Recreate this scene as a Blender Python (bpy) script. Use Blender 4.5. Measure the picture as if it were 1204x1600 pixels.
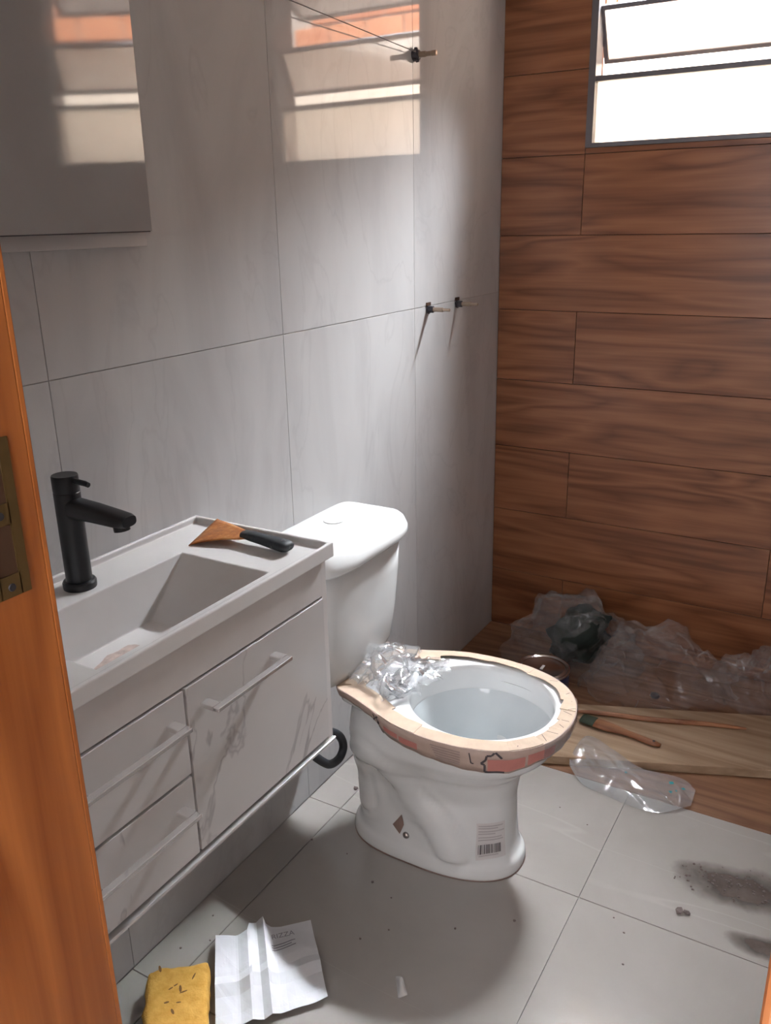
import bpy, bmesh, math, random
from mathutils import Vector, Matrix, noise
random.seed(7)
for o in list(bpy.data.objects): bpy.data.objects.remove(o, do_unlink=True)
SC = bpy.context.scene
COL = SC.collection
V3 = Vector

# ------------------------------------------------------------------ camera
FPX = 1339.48
CAM_LOC = V3((1.13057, -2.66647, 1.40990))
yaw, pitch, roll = (math.radians(a) for a in (30.5637, -18.8094, -1.1492))
fw = V3((-math.sin(yaw)*math.cos(pitch), math.cos(yaw)*math.cos(pitch), math.sin(pitch)))
rt = V3((math.cos(yaw), math.sin(yaw), 0)); up = rt.cross(fw)
r2 = rt*math.cos(roll) + up*math.sin(roll); u2 = -rt*math.sin(roll) + up*math.cos(roll)
cam_d = bpy.data.cameras.new('camera'); cam = bpy.data.objects.new('camera', cam_d); COL.objects.link(cam)
cam_d.sensor_fit = 'VERTICAL'; cam_d.sensor_height = 36.0; cam_d.lens = FPX*36.0/1600.0
cam_d.clip_start = 0.01
cam.matrix_world = Matrix(((r2.x, u2.x, -fw.x, CAM_LOC.x), (r2.y, u2.y, -fw.y, CAM_LOC.y), (r2.z, u2.z, -fw.z, CAM_LOC.z), (0, 0, 0, 1)))
SC.camera = cam

# ------------------------------------------------------------------ world, sun, window light, exposure
world = bpy.data.worlds.new('sky'); SC.world = world; world.use_nodes = True
bg = world.node_tree.nodes['Background']
bg.inputs[0].default_value = (0.97, 0.95, 1.0, 1); bg.inputs[1].default_value = 5.0

sun_d = bpy.data.lights.new('sun', 'SUN'); sun = bpy.data.objects.new('sun', sun_d); COL.objects.link(sun)
sun_d.energy = 52.0; sun_d.angle = math.radians(1.0); sun_d.color = (1.0, 0.95, 0.87)
sun.rotation_euler = V3((0.12, 0.42, -1.0)).to_track_quat('-Z', 'Y').to_euler()

win_d = bpy.data.lights.new('window_daylight', 'AREA'); win = bpy.data.objects.new('window_daylight', win_d); COL.objects.link(win)
win_d.shape = 'RECTANGLE'; win_d.size = 0.44; win_d.size_y = 0.05; win_d.energy = 7.5; win_d.color = (0.90, 0.95, 1.0)
win.location = (0.56, 0.058, 2.088)
win_d.spread = math.radians(60)
_dir = V3((0.22, -1.45, 0.10)) - V3(win.location)
win.rotation_euler = _dir.to_track_quat('-Z', 'Y').to_euler()

SC.view_settings.view_transform = 'Standard'; SC.view_settings.look = 'None'
SC.view_settings.gamma = 1.0; SC.view_settings.use_curve_mapping = False
SC.view_settings.exposure = 0.45
SC.cycles.max_bounces = 8; SC.cycles.transparent_max_bounces = 12; SC.cycles.sample_clamp_indirect = 6.0

# ------------------------------------------------------------------ material helpers
class NT:
    def __init__(s, name):
        s.m = bpy.data.materials.new(name); s.m.use_nodes = True
        s.t = s.m.node_tree; s.t.nodes.clear(); s.out = s.n('ShaderNodeOutputMaterial')
    def n(s, typ, ins=None, **kw):
        nd = s.t.nodes.new(typ)
        for k, v in kw.items(): setattr(nd, k, v)
        for k, v in (ins or {}).items(): s.set(nd, k, v)
        return nd
    def set(s, nd, k, v):
        i = nd.inputs[k]
        if isinstance(v, bpy.types.NodeSocket): s.t.links.new(v, i)
        else:
            if isinstance(v, (tuple, list)) and len(v) == 3 and i.type == 'RGBA': v = (*v, 1)
            i.default_value = v
    def math(s, op, a, b=0.0, c=0.0):
        nd = s.n('ShaderNodeMath', operation=op); s.set(nd, 0, a); s.set(nd, 1, b); s.set(nd, 2, c); return nd.outputs[0]
    def ramp(s, fac, stops, interp='LINEAR'):
        nd = s.n('ShaderNodeValToRGB', {0: fac}); cr = nd.color_ramp; cr.interpolation = interp
        while len(cr.elements) < len(stops): cr.elements.new(0.5)
        for e, (p, c) in zip(cr.elements, stops): e.position = p; e.color = (*c, 1) if len(c) == 3 else c
        return nd.outputs[0]
    def mix(s, fac, a, b, blend='MIX'):
        nd = s.n('ShaderNodeMix', data_type='RGBA', blend_type=blend)
        for k, v in ((0, fac), (6, a), (7, b)): s.set(nd, k, v)
        return nd.outputs[2]
    def coord(s, scale=(1, 1, 1), rand=0.0, which='Object', rot=(0, 0, 0)):
        tc = s.n('ShaderNodeTexCoord'); src = tc.outputs[which]
        if rand:
            oi = s.n('ShaderNodeObjectInfo')
            mu = s.n('ShaderNodeVectorMath', {0: (37.1*rand, 17.3*rand, 71.7*rand)}, operation='SCALE'); s.t.links.new(oi.outputs['Random'], mu.inputs[3])
            ad = s.n('ShaderNodeVectorMath', operation='ADD'); s.t.links.new(src, ad.inputs[0]); s.t.links.new(mu.outputs[0], ad.inputs[1]); src = ad.outputs[0]
        mp = s.n('ShaderNodeMapping', {0: src}); mp.inputs['Scale'].default_value = scale; mp.inputs['Rotation'].default_value = rot
        return mp.outputs[0]
    def noise(s, vec, scale, detail=4, rough=0.5, dist=0.0):
        return s.n('ShaderNodeTexNoise', {'Vector': vec, 'Scale': scale, 'Detail': detail, 'Roughness': rough, 'Distortion': dist}).outputs[0]
    def bump(s, h, strength=0.2, dist=0.002):
        return s.n('ShaderNodeBump', {'Strength': strength, 'Distance': dist, 'Height': h}).outputs[0]
    def pr(s, col, rough=0.5, metal=0.0, nrm=None, **kw):
        nd = s.n('ShaderNodeBsdfPrincipled', {'Base Color': col, 'Roughness': rough, 'Metallic': metal})
        if nrm is not None: s.set(nd, 'Normal', nrm)
        for k, v in kw.items(): s.set(nd, k.replace('_', ' '), v)
        return nd.outputs[0]
    def done(s, sh):
        s.t.links.new(sh, s.out.inputs[0]); return s.m

def plain(name, col, rough=0.5, metal=0.0, var=0.06, vscale=20, bump=0.0, bscale=120, **kw):
    t = NT(name); c = t.coord()
    n = t.noise(c, vscale, 5, 0.6)
    dark = tuple(x*(1-var*2) for x in col); lite = tuple(min(1, x*(1+var)) for x in col)
    cc = t.ramp(n, [(0.3, dark), (0.7, lite)])
    nr = t.bump(t.noise(c, bscale, 3), bump, 0.001) if bump else None
    return t.done(t.pr(cc, rough, metal, nr, **kw))

def m_walltile():
    t = NT('pale_marble_tile')
    c = t.coord((1, 1, 1), 1.0)
    w = t.noise(t.coord((1, 3.0, 1.0), 1.0), 1.6, 6, 0.55, 0.8)
    v = t.noise(t.coord((1, 2.2, 0.9), 1.0, rot=(0.35, 0, 0)), 2.2, 5, 0.5, 1.2)
    vein = t.math('ABSOLUTE', t.math('SUBTRACT', v, 0.5))
    base = t.ramp(w, [(0.32, (0.53, 0.52, 0.525)), (0.62, (0.63, 0.62, 0.62))])
    vm = t.ramp(vein, [(0.0, (0.55, 0.55, 0.55)), (0.02, (0.0, 0.0, 0.0))])
    base = t.mix(t.math('MULTIPLY', vm, 0.35), base, (0.42, 0.41, 0.42))
    return t.done(t.pr(base, 0.04, 0, None, IOR=1.55))

def m_floortile():
    t = NT('polished_floor_tile')
    w = t.noise(t.coord((1, 1, 1), 1.0), 2.0, 6, 0.6, 0.5)
    v = t.noise(t.coord((0.45, 2.6, 1), 1.0, rot=(0, 0, 0.9)), 1.5, 2, 0.4, 0.25)
    vein = t.math('ABSOLUTE', t.math('SUBTRACT', v, 0.5))
    base = t.ramp(w, [(0.3, (0.385, 0.36, 0.335)), (0.7, (0.46, 0.432, 0.405))])
    vm = t.ramp(vein, [(0.0, (1, 1, 1)), (0.004, (0, 0, 0))])
    base = t.mix(t.math('MULTIPLY', vm, 0.16), base, (0.68, 0.66, 0.63))
    d = t.noise(t.coord(), 26, 5, 0.65)
    rg = t.ramp(d, [(0.35, (0.05, 0.05, 0.05)), (0.75, (0.16, 0.16, 0.16))])
    return t.done(t.pr(base, rg, 0, None, IOR=1.5))

def m_woodtile(name, dark, lite, rough=0.3, axis=0, spec=0.5):
    t = NT(name)
    sc = [8.0, 8.0, 8.0]; sc[axis] = 1.1
    sc2 = [60.0, 60.0, 60.0]; sc2[axis] = 1.6
    big = t.noise(t.coord(tuple(sc), 1.0), 1.0, 2, 0.5, 0.4)
    rings = t.n('ShaderNodeMath', operation='PINGPONG'); t.set(rings, 0, t.math('MULTIPLY', big, 13.0)); rings.inputs[1].default_value = 1.0
    fine = t.noise(t.coord(tuple(sc2), 1.0), 1.0, 4, 0.6)
    mx = t.math('ADD', t.math('MULTIPLY', rings.outputs[0], 0.36), t.math('MULTIPLY', fine, 0.72))
    col = t.ramp(mx, [(0.28, dark), (0.52, tuple((a+b)/2 for a, b in zip(dark, lite))), (0.76, lite)])
    return t.done(t.pr(col, rough, 0, t.bump(mx, 0.06, 0.001), **{'Specular_IOR_Level': spec}))

def m_film(name, tint=(0.96, 0.97, 0.98), haze=0.10, gloss=0.16, rough=0.13):
    t = NT(name)
    tr = t.n('ShaderNodeBsdfTransparent', {0: tint}).outputs[0]
    c = t.coord()
    nr = t.bump(t.noise(c, 45, 2, 0.5, 1.5), 0.25, 0.003)
    gl = t.n('ShaderNodeBsdfGlossy', {'Color': (1, 1, 1), 'Roughness': rough, 'Normal': nr}).outputs[0]
    df = t.n('ShaderNodeBsdfDiffuse', {'Color': (0.85, 0.86, 0.88)}).outputs[0]
    lw = t.n('ShaderNodeLayerWeight', {'Blend': 0.35, 'Normal': nr}).outputs['Fresnel']
    a = t.n('ShaderNodeMixShader', {0: haze, 1: tr, 2: df}).outputs[0]
    f = t.math('ADD', t.math('MULTIPLY', lw, gloss*2.0), gloss*0.15)
    return t.done(t.n('ShaderNodeMixShader', {0: f, 1: a, 2: gl}).outputs[0])

def m_glass(name='frosted_window_glass', k=0.85):
    t = NT(name)
    tr = t.n('ShaderNodeBsdfTransparent', {0: (0.97, 0.97, 0.95)}).outputs[0]
    tl = t.n('ShaderNodeBsdfTranslucent', {0: (0.95, 0.91, 0.85)}).outputs[0]
    a = t.n('ShaderNodeMixShader', {0: k, 1: tr, 2: tl}).outputs[0]
    gl = t.n('ShaderNodeBsdfGlossy', {'Color': (1, 1, 1), 'Roughness': 0.08}).outputs[0]
    fr = t.n('ShaderNodeFresnel', {0: 1.45}).outputs[0]
    return t.done(t.n('ShaderNodeMixShader', {0: fr, 1: a, 2: gl}).outputs[0])

def m_vanity():
    t = NT('white_marble_laminate')
    v = t.noise(t.coord((1, 1.3, 0.9), 1.0, rot=(0.5, 0, 0)), 3.2, 5, 0.55, 0.7)
    vein = t.math('ABSOLUTE', t.math('SUBTRACT', v, 0.5))
    msk = t.noise(t.coord((1, 1, 1), 1.0), 2.3, 2)
    vm = t.math('MULTIPLY', t.ramp(vein, [(0.0, (1, 1, 1)), (0.012, (0, 0, 0))]), t.ramp(msk, [(0.42, (0, 0, 0)), (0.62, (1, 1, 1))]))
    soft = t.ramp(t.noise(t.coord((1, 1, 1), 1.0), 3.0, 4), [(0.3, (0.60, 0.575, 0.57)), (0.7, (0.69, 0.665, 0.655))])
    return t.done(t.pr(t.mix(t.math('MULTIPLY', vm, 0.75), soft, (0.33, 0.30, 0.31)), 0.08, 0, None, IOR=1.5))

def m_rust():
    t = NT('rusty_steel'); c = t.coord()
    n = t.noise(c, 45, 6, 0.65); n2 = t.noise(c, 18, 3)
    col = t.ramp(n, [(0.3, (0.30, 0.085, 0.02)), (0.55, (0.55, 0.20, 0.05)), (0.75, (0.62, 0.36, 0.15))])
    return t.done(t.pr(col, t.ramp(n2, [(0.3, (0.35,)*3), (0.7, (0.7,)*3)]), 0.15, t.bump(n, 0.3, 0.0006)))

def m_worn_black():
    t = NT('worn_black_handle'); c = t.coord()
    n = t.noise(c, 60, 6, 0.7)
    col = t.ramp(n, [(0.45, (0.018, 0.022, 0.028)), (0.62, (0.03, 0.035, 0.04)), (0.72, (0.30, 0.30, 0.28))])
    return t.done(t.pr(col, 0.5, 0, t.bump(n, 0.2, 0.0006)))

def m_sponge():
    t = NT('yellow_foam'); c = t.coord()
    n = t.noise(c, 60, 4, 0.6); v = t.n('ShaderNodeTexVoronoi', {'Vector': c, 'Scale': 260}).outputs[0]
    col = t.ramp(n, [(0.3, (0.66, 0.34, 0.055)), (0.7, (0.80, 0.47, 0.11))])
    return t.done(t.pr(col, 0.95, 0, t.bump(v, 0.5, 0.0012)))

def m_dirt():
    t = NT('brown_dust'); c = t.coord()
    n = t.noise(c, 14, 6, 0.65)
    a = t.noise(c, 9, 5, 0.6)
    col = t.ramp(n, [(0.3, (0.09, 0.065, 0.055)), (0.7, (0.20, 0.155, 0.135))])
    at = t.n('ShaderNodeAttribute', attribute_name='fade').outputs['Fac']
    fac = t.ramp(t.math('ADD', t.math('MULTIPLY', a, 1.0), t.math('SUBTRACT', at, 0.42)), [(0.22, (0, 0, 0)), (0.72, (0.78,)*3)])
    tr = t.n('ShaderNodeBsdfTransparent').outputs[0]
    return t.done(t.n('ShaderNodeMixShader', {0: fac, 1: tr, 2: t.pr(col, 0.95)}).outputs[0])

def m_brick():
    t = NT('orange_clay_brick'); c = t.coord((1, 1, 1), 1.0)
    n = t.noise(c, 22, 5, 0.6)
    oi = t.n('ShaderNodeObjectInfo').outputs['Random']
    col = t.mix(oi, t.ramp(n, [(0.3, (0.42, 0.12, 0.05)), (0.7, (0.60, 0.22, 0.10))]), t.ramp(n, [(0.3, (0.52, 0.19, 0.09)), (0.7, (0.66, 0.30, 0.16))]))
    return t.done(t.pr(col, 0.9, 0, t.bump(n, 0.3, 0.002)))

M = dict(
    walltile=m_walltile(), floortile=m_floortile(),
    wood=m_woodtile('wood_look_wall_tile', (0.15, 0.046, 0.016), (0.33, 0.128, 0.056), 0.34),
    woodfloor=m_woodtile('wood_look_floor_tile', (0.19, 0.085, 0.045), (0.34, 0.18, 0.10), 0.45),
    board=m_woodtile('raw_pine_board', (0.33, 0.215, 0.13), (0.50, 0.36, 0.24), 0.75),
    stick=m_woodtile('varnished_stick', (0.20, 0.07, 0.03), (0.42, 0.19, 0.09), 0.5),
    jamb=m_woodtile('varnished_jamb', (0.25, 0.065, 0.012), (0.46, 0.15, 0.035), 0.3, axis=2),
    grout=plain('grey_grout', (0.46, 0.44, 0.43), 0.9), woodgrout=plain('brown_grout', (0.09, 0.035, 0.02), 0.9),
    paint=plain('white_paint', (0.75, 0.74, 0.72), 0.8), ceil=plain('ceiling_paint', (0.78, 0.77, 0.75), 0.9),
    plaster=plain('cream_render', (0.80, 0.70, 0.60), 0.95, var=0.05, vscale=12, bump=0.4, bscale=60),
    mortar=plain('mortar', (0.45, 0.40, 0.36), 0.95), brick=m_brick(),
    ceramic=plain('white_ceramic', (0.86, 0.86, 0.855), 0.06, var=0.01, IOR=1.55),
    ceramic_in=plain('shaded_bowl_ceramic', (0.72, 0.755, 0.77), 0.06, var=0.01, IOR=1.55),  # white ceramic darkened and blued, bowl shade put into the colour
    resin=plain('white_resin_top', (0.80, 0.78, 0.775), 0.25, var=0.02, vscale=9),
    vanity=m_vanity(), carcass=plain('white_melamine', (0.70, 0.665, 0.655), 0.2, var=0.015),
    profile=plain('polished_edge', (0.88, 0.88, 0.88), 0.12, 0.6, var=0.01),
    chrome=plain('chrome', (0.82, 0.80, 0.80), 0.14, 0.75, var=0.02),
    black=plain('matte_black_metal', (0.012, 0.013, 0.016), 0.35, 0.0, var=0.05),
    rubber=plain('black_hose_rubber', (0.02, 0.022, 0.028), 0.45),
    alu=plain('glare_lifted_aluminium', (0.15, 0.14, 0.15), 0.4, 0.2),  # dark frame metal, its colour lifted to grey for the window glare
    glass=m_glass(), glass_fixed=m_glass('obscured_window_glass', 0.5), film=m_film('clear_film', haze=0.14, gloss=0.26), film_h=m_film('milky_film', (0.92, 0.92, 0.93), 0.24, 0.30, 0.14), film_d=m_film('dusty_film', (0.97, 0.97, 0.97), 0.085, 0.12, 0.13),
    panel=plain('gloss_mirror_film', (0.36, 0.37, 0.38), 0.05, var=0.03, vscale=4, IOR=1.5),
    card=plain('kraft_cardboard', (0.62, 0.47, 0.35), 0.75, var=0.05, vscale=40),
    cardside=plain('kraft_cardboard_side', (0.50, 0.37, 0.31), 0.5, var=0.05, vscale=40),
    red=plain('faded_red_print', (0.52, 0.20, 0.17), 0.6), ink=plain('dark_print', (0.07, 0.055, 0.06), 0.7), greyink=plain('grey_print', (0.36, 0.27, 0.25), 0.7),
    label=plain('label_paper', (0.74, 0.70, 0.69), 0.5, var=0.03), paleink=plain('pale_print', (0.56, 0.51, 0.51), 0.7),
    paper=plain('white_paper', (0.82, 0.83, 0.87), 0.8, var=0.02, vscale=30), paperink=plain('paper_print', (0.35, 0.35, 0.40), 0.8),
    rust=m_rust(), wornblack=m_worn_black(), sponge=m_sponge(), pit=plain('foam_pit', (0.22, 0.11, 0.03), 0.95),
    steel=plain('tin_lid', (0.45, 0.42, 0.41), 0.22, 1.0, var=0.04), blue=plain('blue_label', (0.02, 0.04, 0.14), 0.4),
    dgreen=plain('dark_green_cloth', (0.018, 0.028, 0.022), 0.8, var=0.2, vscale=16), green=plain('green_ferrule', (0.035, 0.05, 0.03), 0.6),
    brass=plain('dull_brass_plate', (0.17, 0.105, 0.04), 0.4, 0.7), hole=plain('mortise_hole', (0.06, 0.025, 0.01), 0.9),
    brassstem=plain('aged_brass', (0.40, 0.31, 0.24), 0.35, 0.8), darkmetal=plain('dark_metal', (0.07, 0.065, 0.075), 0.4, 0.6),
    dirt=m_dirt(), crumb=plain('rubble_crumb', (0.20, 0.16, 0.15), 0.95), teal=plain('teal_ink', (0.01, 0.22, 0.24), 0.6),
    tape=plain('tape_and_contact_shade', (0.30, 0.20, 0.17), 0.4), string=plain('grey_string', (0.25, 0.23, 0.23), 0.9), silt=plain('pink_silt', (0.62, 0.50, 0.46), 0.9, var=0.15, vscale=60),
)

# ------------------------------------------------------------------ geometry helpers
WL = {}
def wloc(o): return WL[o.name] if o else V3((0, 0, 0))
def link(o, loc, parent=None):
    COL.objects.link(o); WL[o.name] = V3(loc)
    if parent: o.parent = parent
    o.location = V3(loc) - wloc(parent)
    return o
def empty(name, loc, parent=None):
    o = bpy.data.objects.new(name, None); o.empty_display_size = 0.05
    return link(o, loc, parent)
def tag(o, label=None, cat=None, group=None, kind=None):
    for k, v in (('label', label), ('category', cat), ('group', group), ('kind', kind)):
        if v: o[k] = v
    return o
def mk(name, verts, faces, mat, parent=None, smooth=False, origin=None, mods=()):
    vs = [V3(v) for v in verts]
    if origin is None:
        lo = V3([min(v[i] for v in vs) for i in range(3)]); hi = V3([max(v[i] for v in vs) for i in range(3)])
        origin = V3(((lo.x+hi.x)/2, (lo.y+hi.y)/2, lo.z))
    origin = V3(origin)
    me = bpy.data.meshes.new(name); me.from_pydata([tuple(v-origin) for v in vs], [], [tuple(f) for f in faces])
    bm = bmesh.new(); bm.from_mesh(me); bmesh.ops.recalc_face_normals(bm, faces=bm.faces); bm.to_mesh(me); bm.free()
    if smooth: me.polygons.foreach_set('use_smooth', [True]*len(me.polygons))
    me.materials.append(M[mat] if isinstance(mat, str) else mat)
    o = bpy.data.objects.new(name, me); link(o, origin, parent)
    for kind, kw in mods:
        md = o.modifiers.new(kind.lower(), kind)
        for k, v in kw.items(): setattr(md, k, v)
    return o
class MB:
    """collects verts / faces in world coordinates"""
    def __init__(s): s.v = []; s.f = []
    def add(s, v, f):
        k = len(s.v); s.v += [V3(p) for p in v]; s.f += [tuple(i+k for i in q) for q in f]; return s
    def box(s, x0, x1, y0, y1, z0, z1, b=0.0, xf=None):
        bm = bmesh.new(); bmesh.ops.create_cube(bm, size=1.0)
        for v in bm.verts: v.co = V3(((x0+x1)/2+v.co.x*(x1-x0), (y0+y1)/2+v.co.y*(y1-y0), (z0+z1)/2+v.co.z*(z1-z0)))
        if b: bmesh.ops.bevel(bm, geom=list(bm.edges), offset=b, segments=2, profile=0.5, affect='EDGES')
        bm.verts.index_update()
        vs = [v.co.copy() for v in bm.verts]
        if xf: vs = [xf(v) for v in vs]
        s.add(vs, [[v.index for v in f.verts] for f in bm.faces]); bm.free(); return s
    def tube(s, pts, rad, n=12, cap=True, closed=False):
        pts = [V3(p) for p in pts]; m = len(pts)
        rr = rad if isinstance(rad, (list, tuple)) else [rad]*m
        rings = []; prev = None
        for i, p in enumerate(pts):
            a = pts[(i-1) % m] if (i > 0 or closed) else pts[i]; c = pts[(i+1) % m] if (i < m-1 or closed) else pts[i]
            d = (c-a).normalized() if (c-a).length > 1e-9 else V3((0, 0, 1))
            if prev is None:
                x = d.orthogonal().normalized()
            else:
                x = (prev - d*prev.dot(d)); x = x.normalized() if x.length > 1e-6 else d.orthogonal().normalized()
            prev = x; y = d.cross(x)
            rings.append([p + (x*math.cos(2*math.pi*k/n) + y*math.sin(2*math.pi*k/n))*rr[i] for k in range(n)])
        return s.loft(rings, cap and not closed, closed)
    def loft(s, rings, cap=True, closed=False, capstart=None, capend=None):
        n = len(rings[0]); m = len(rings); v = [p for r in rings for p in r]; f = []
        for i in range(m if closed else m-1):
            j = (i+1) % m
            for k in range(n): f.append((i*n+k, i*n+(k+1) % n, j*n+(k+1) % n, j*n+k))
        if capstart if capstart is not None else cap: f.append(tuple(reversed(range(n))))
        if capend if capend is not None else cap: f.append(tuple((m-1)*n+k for k in range(n)))
        return s.add(v, f)
    def lathe(s, o, axis, prof, n=32, cap=True):
        """prof: (radius, distance along axis)"""
        o = V3(o); d = V3(axis).normalized(); x = d.orthogonal().normalized(); y = d.cross(x)
        return s.loft([[o + d*h + (x*math.cos(2*math.pi*k/n) + y*math.sin(2*math.pi*k/n))*r for k in range(n)] for r, h in prof], cap)
    def grid(s, fn, nu, nv):
        v = [fn(i/(nu-1), j/(nv-1)) for j in range(nv) for i in range(nu)]
        f = [(j*nu+i, j*nu+i+1, (j+1)*nu+i+1, (j+1)*nu+i) for j in range(nv-1) for i in range(nu-1)]
        return s.add(v, f)
    def poly(s, outline, z0, z1):
        n = len(outline); v = [V3((x, y, z0)) for x, y in outline] + [V3((x, y, z1)) for x, y in outline]
        f = [tuple(reversed(range(n))), tuple(range(n, 2*n))] + [(k, (k+1) % n, n+(k+1) % n, n+k) for k in range(n)]
        return s.add(v, f)
    def build(s, name, mat, parent=None, smooth=False, **kw): return mk(name, s.v, s.f, mat, parent, smooth, **kw)
def box(name, x0, x1, y0, y1, z0, z1, mat, parent=None, b=0.0, smooth=False):
    return MB().box(x0, x1, y0, y1, z0, z1, b).build(name, mat, parent, smooth)
def lerp(a, b, t): return a+(b-a)*t
def table(tab, x):
    if x <= tab[0][0]: return tab[0][1:]
    for p, q in zip(tab, tab[1:]):
        if x <= q[0]:
            t = (x-p[0])/(q[0]-p[0]); t2 = t*t*(3-2*t)*0.5 + t*0.5
            return tuple(lerp(a, b, t2) for a, b in zip(p[1:], q[1:]))
    return tab[-1][1:]
def catmull(pts, n=8, closed=False):
    P = [V3(p) for p in pts]; m = len(P); out = []
    for i in range(m if closed else m-1):
        p0 = P[(i-1) % m] if (closed or i > 0) else P[0]; p1 = P[i]; p2 = P[(i+1) % m]; p3 = P[(i+2) % m] if (closed or i+2 < m) else P[-1]
        for k in range(n):
            t = k/n
            out.append(0.5*((2*p1) + (p2-p0)*t + (2*p0-5*p1+4*p2-p3)*t*t + (3*p1-p0-3*p2+p3)*t**3))
    if not closed: out.append(P[-1])
    return out
def creases(seed, k=7, lam=(0.03, 0.10)):
    rn = random.Random(seed)
    L = [(V3((rn.uniform(-1, 1), rn.uniform(-1, 1), rn.uniform(-1, 1))).normalized(), rn.uniform(*lam), rn.random(), rn.uniform(0.5, 1)) for _ in range(k)]
    def f(p):
        p = V3(p); w = V3((noise.noise(p*9), noise.noise(p*9+V3((31.7, 0, 0))), noise.noise(p*9+V3((0, 47.3, 0)))))*0.02; q = p+w; t = 0
        for n_, l, ph, a in L:
            x = (q.dot(n_)/l+ph) % 1.0
            t += a*l*(abs(2*x-1)-0.5)
        return t/k*2.2
    return f

RW = 1.32          # right wall
YD = -2.25         # inner face of the door wall
H = 2.42           # ceiling

# ================================================================== THE SETTING
# ---- left wall : pale marble tiles
wl = box('wall_left', -0.12, -0.0022, YD-0.14, 0.13, -0.05, H, 'grout'); tag(wl, kind='structure')
ys = [0.0, -0.575, -1.1684, -1.7793, YD]; zs = [0.0, 1.1813, 2.3813, H]
for i in range(len(ys)-1):
    for j in range(len(zs)-1):
        g = 0.0006
        box('tile', -0.0095, 0.0, ys[i+1]+g, ys[i]-g, zs[j]+g, zs[j+1]-g, 'walltile', wl, b=0.0006)

# ---- back wall : wood-look planks around the window
WX0, WX1, WZ0, WZ1 = 0.265, 0.865, 1.600, 2.200
mb = MB()
mb.box(-0.0, RW+0.1, 0.008, 0.13, -0.05, WZ0); mb.box(0.0, RW+0.1, 0.008, 0.13, WZ1, H)
mb.box(0.0, WX0, 0.008, 0.13, WZ0, WZ1); mb.box(WX1, RW+0.1, 0.008, 0.13, WZ0, WZ1)
wb = mb.build('wall_back', 'woodgrout'); tag(wb, kind='structure')
rows = [0.0, 0.215, 0.443, 0.671, 0.899, 1.127, 1.355, 1.583, 1.811, 2.039, 2.267, H]
for k in range(len(rows)-1):
    z0, z1 = rows[k], rows[k+1]
    xs = [0.0, 0.2645, RW] if k % 2 == 0 else [0.0, 0.905, RW]
    for a, b in zip(xs, xs[1:]):
        segs = [(a, b, z0, z1)]
        if z1 > WZ0 and z0 < WZ1:
            segs = []
            if a < WX0: segs.append((a, min(b, WX0), z0, z1))
            if b > WX1: segs.append((max(a, WX1), b, z0, z1))
            if z0 < WZ0 and a < WX1 and b > WX0: segs.append((max(a, WX0), min(b, WX1), z0, WZ0))
            if z1 > WZ1 and a < WX1 and b > WX0: segs.append((max(a, WX0), min(b, WX1), WZ1, z1))
        for (p, q, r, s) in segs:
            if q-p < 0.004: continue
            g = 0.0009
            box('plank_tile', p+g, q-g, 0.0, 0.009, r+g, s-g, 'wood', wb, b=0.0006)
# ---- other shell
tag(box('wall_right', RW, RW+0.1, YD-0.14, 0.13, -0.05, H, 'walltile'), kind='structure')
tag(box('ceiling', -0.12, RW+0.1, YD-0.14, 0.13, H, H+0.1, 'ceil'), kind='structure')
JX0, JX1 = 0.566, 1.125
mb = MB(); mb.box(-0.12, JX0-0.03, YD-0.14, YD, -0.05, H); mb.box(JX1+0.03, RW+0.1, YD-0.14, YD, -0.05, H); mb.box(JX0-0.03, JX1+0.03, YD-0.14, YD, 2.13, H)
tag(mb.build('wall_front', 'paint'), kind='structure')
# ---- floor
fl = box('floor', -0.0, RW, YD-0.14, 0.0, -0.06, -0.004, 'grout'); tag(fl, kind='structure')
fx = [0.0, 0.096, 0.717, RW]; fy = [-0.752, -1.1684, -1.785, YD-0.14]
for i in range(3):
    for j in range(3):
        g = 0.0011
        box('tile', fx[i]+g, fx[i+1]-g, fy[j+1]+g, fy[j]-g, -0.010, 0.0, 'floortile', fl, b=0.0006)
py = [-0.752, -0.524, -0.296, -0.068, 0.0]
for j in range(4):
    xs = [0.0, 0.62, RW] if j % 2 else [0.0, RW]
    for a, b in zip(xs, xs[1:]): box('plank_tile', a+0.001, b-0.001, py[j]+0.001, py[j+1]-0.001, -0.012, -0.0005, 'woodfloor', fl, b=0.0006)
tag(box('floor_hall', -1.0, 2.4, -3.9, YD-0.142, -0.06, -0.002, 'floortile'), kind='structure')
tag(box('ceiling_hall', -1.0, 2.4, -3.9, YD-0.142, 2.60, 2.70, 'ceil'), kind='structure')
mb = MB(); mb.box(-1.0, 0.2, -4.0, -3.9, -0.06, 2.70); mb.box(1.5, 2.4, -4.0, -3.9, -0.06, 2.70); mb.box(0.2, 1.5, -4.0, -3.9, -0.06, 0.9); mb.box(0.2, 1.5, -4.0, -3.9, 2.2, 2.70)  # opening in this unseen hall wall is added to let fill light in
tag(mb.build('wall_hall_back', 'paint'), kind='structure')
tag(box('wall_hall_right', 2.4, 2.5, -4.0, YD, -0.06, 2.70, 'paint'), kind='structure')
tag(box('wall_hall_left', -1.1, -1.0, -4.0, YD-0.142, -0.06, 2.70, 'paint'), kind='structure')
mb = MB(); mb.box(-1.0, -0.12, YD-0.14, YD, -0.06, 2.70); mb.box(RW+0.1, 2.4, YD-0.14, YD, -0.06, 2.70); mb.box(-0.12, RW+0.1, YD-0.14, YD, H+0.1, 2.70)
tag(mb.build('wall_hall_front', 'paint'), kind='structure')

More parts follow.
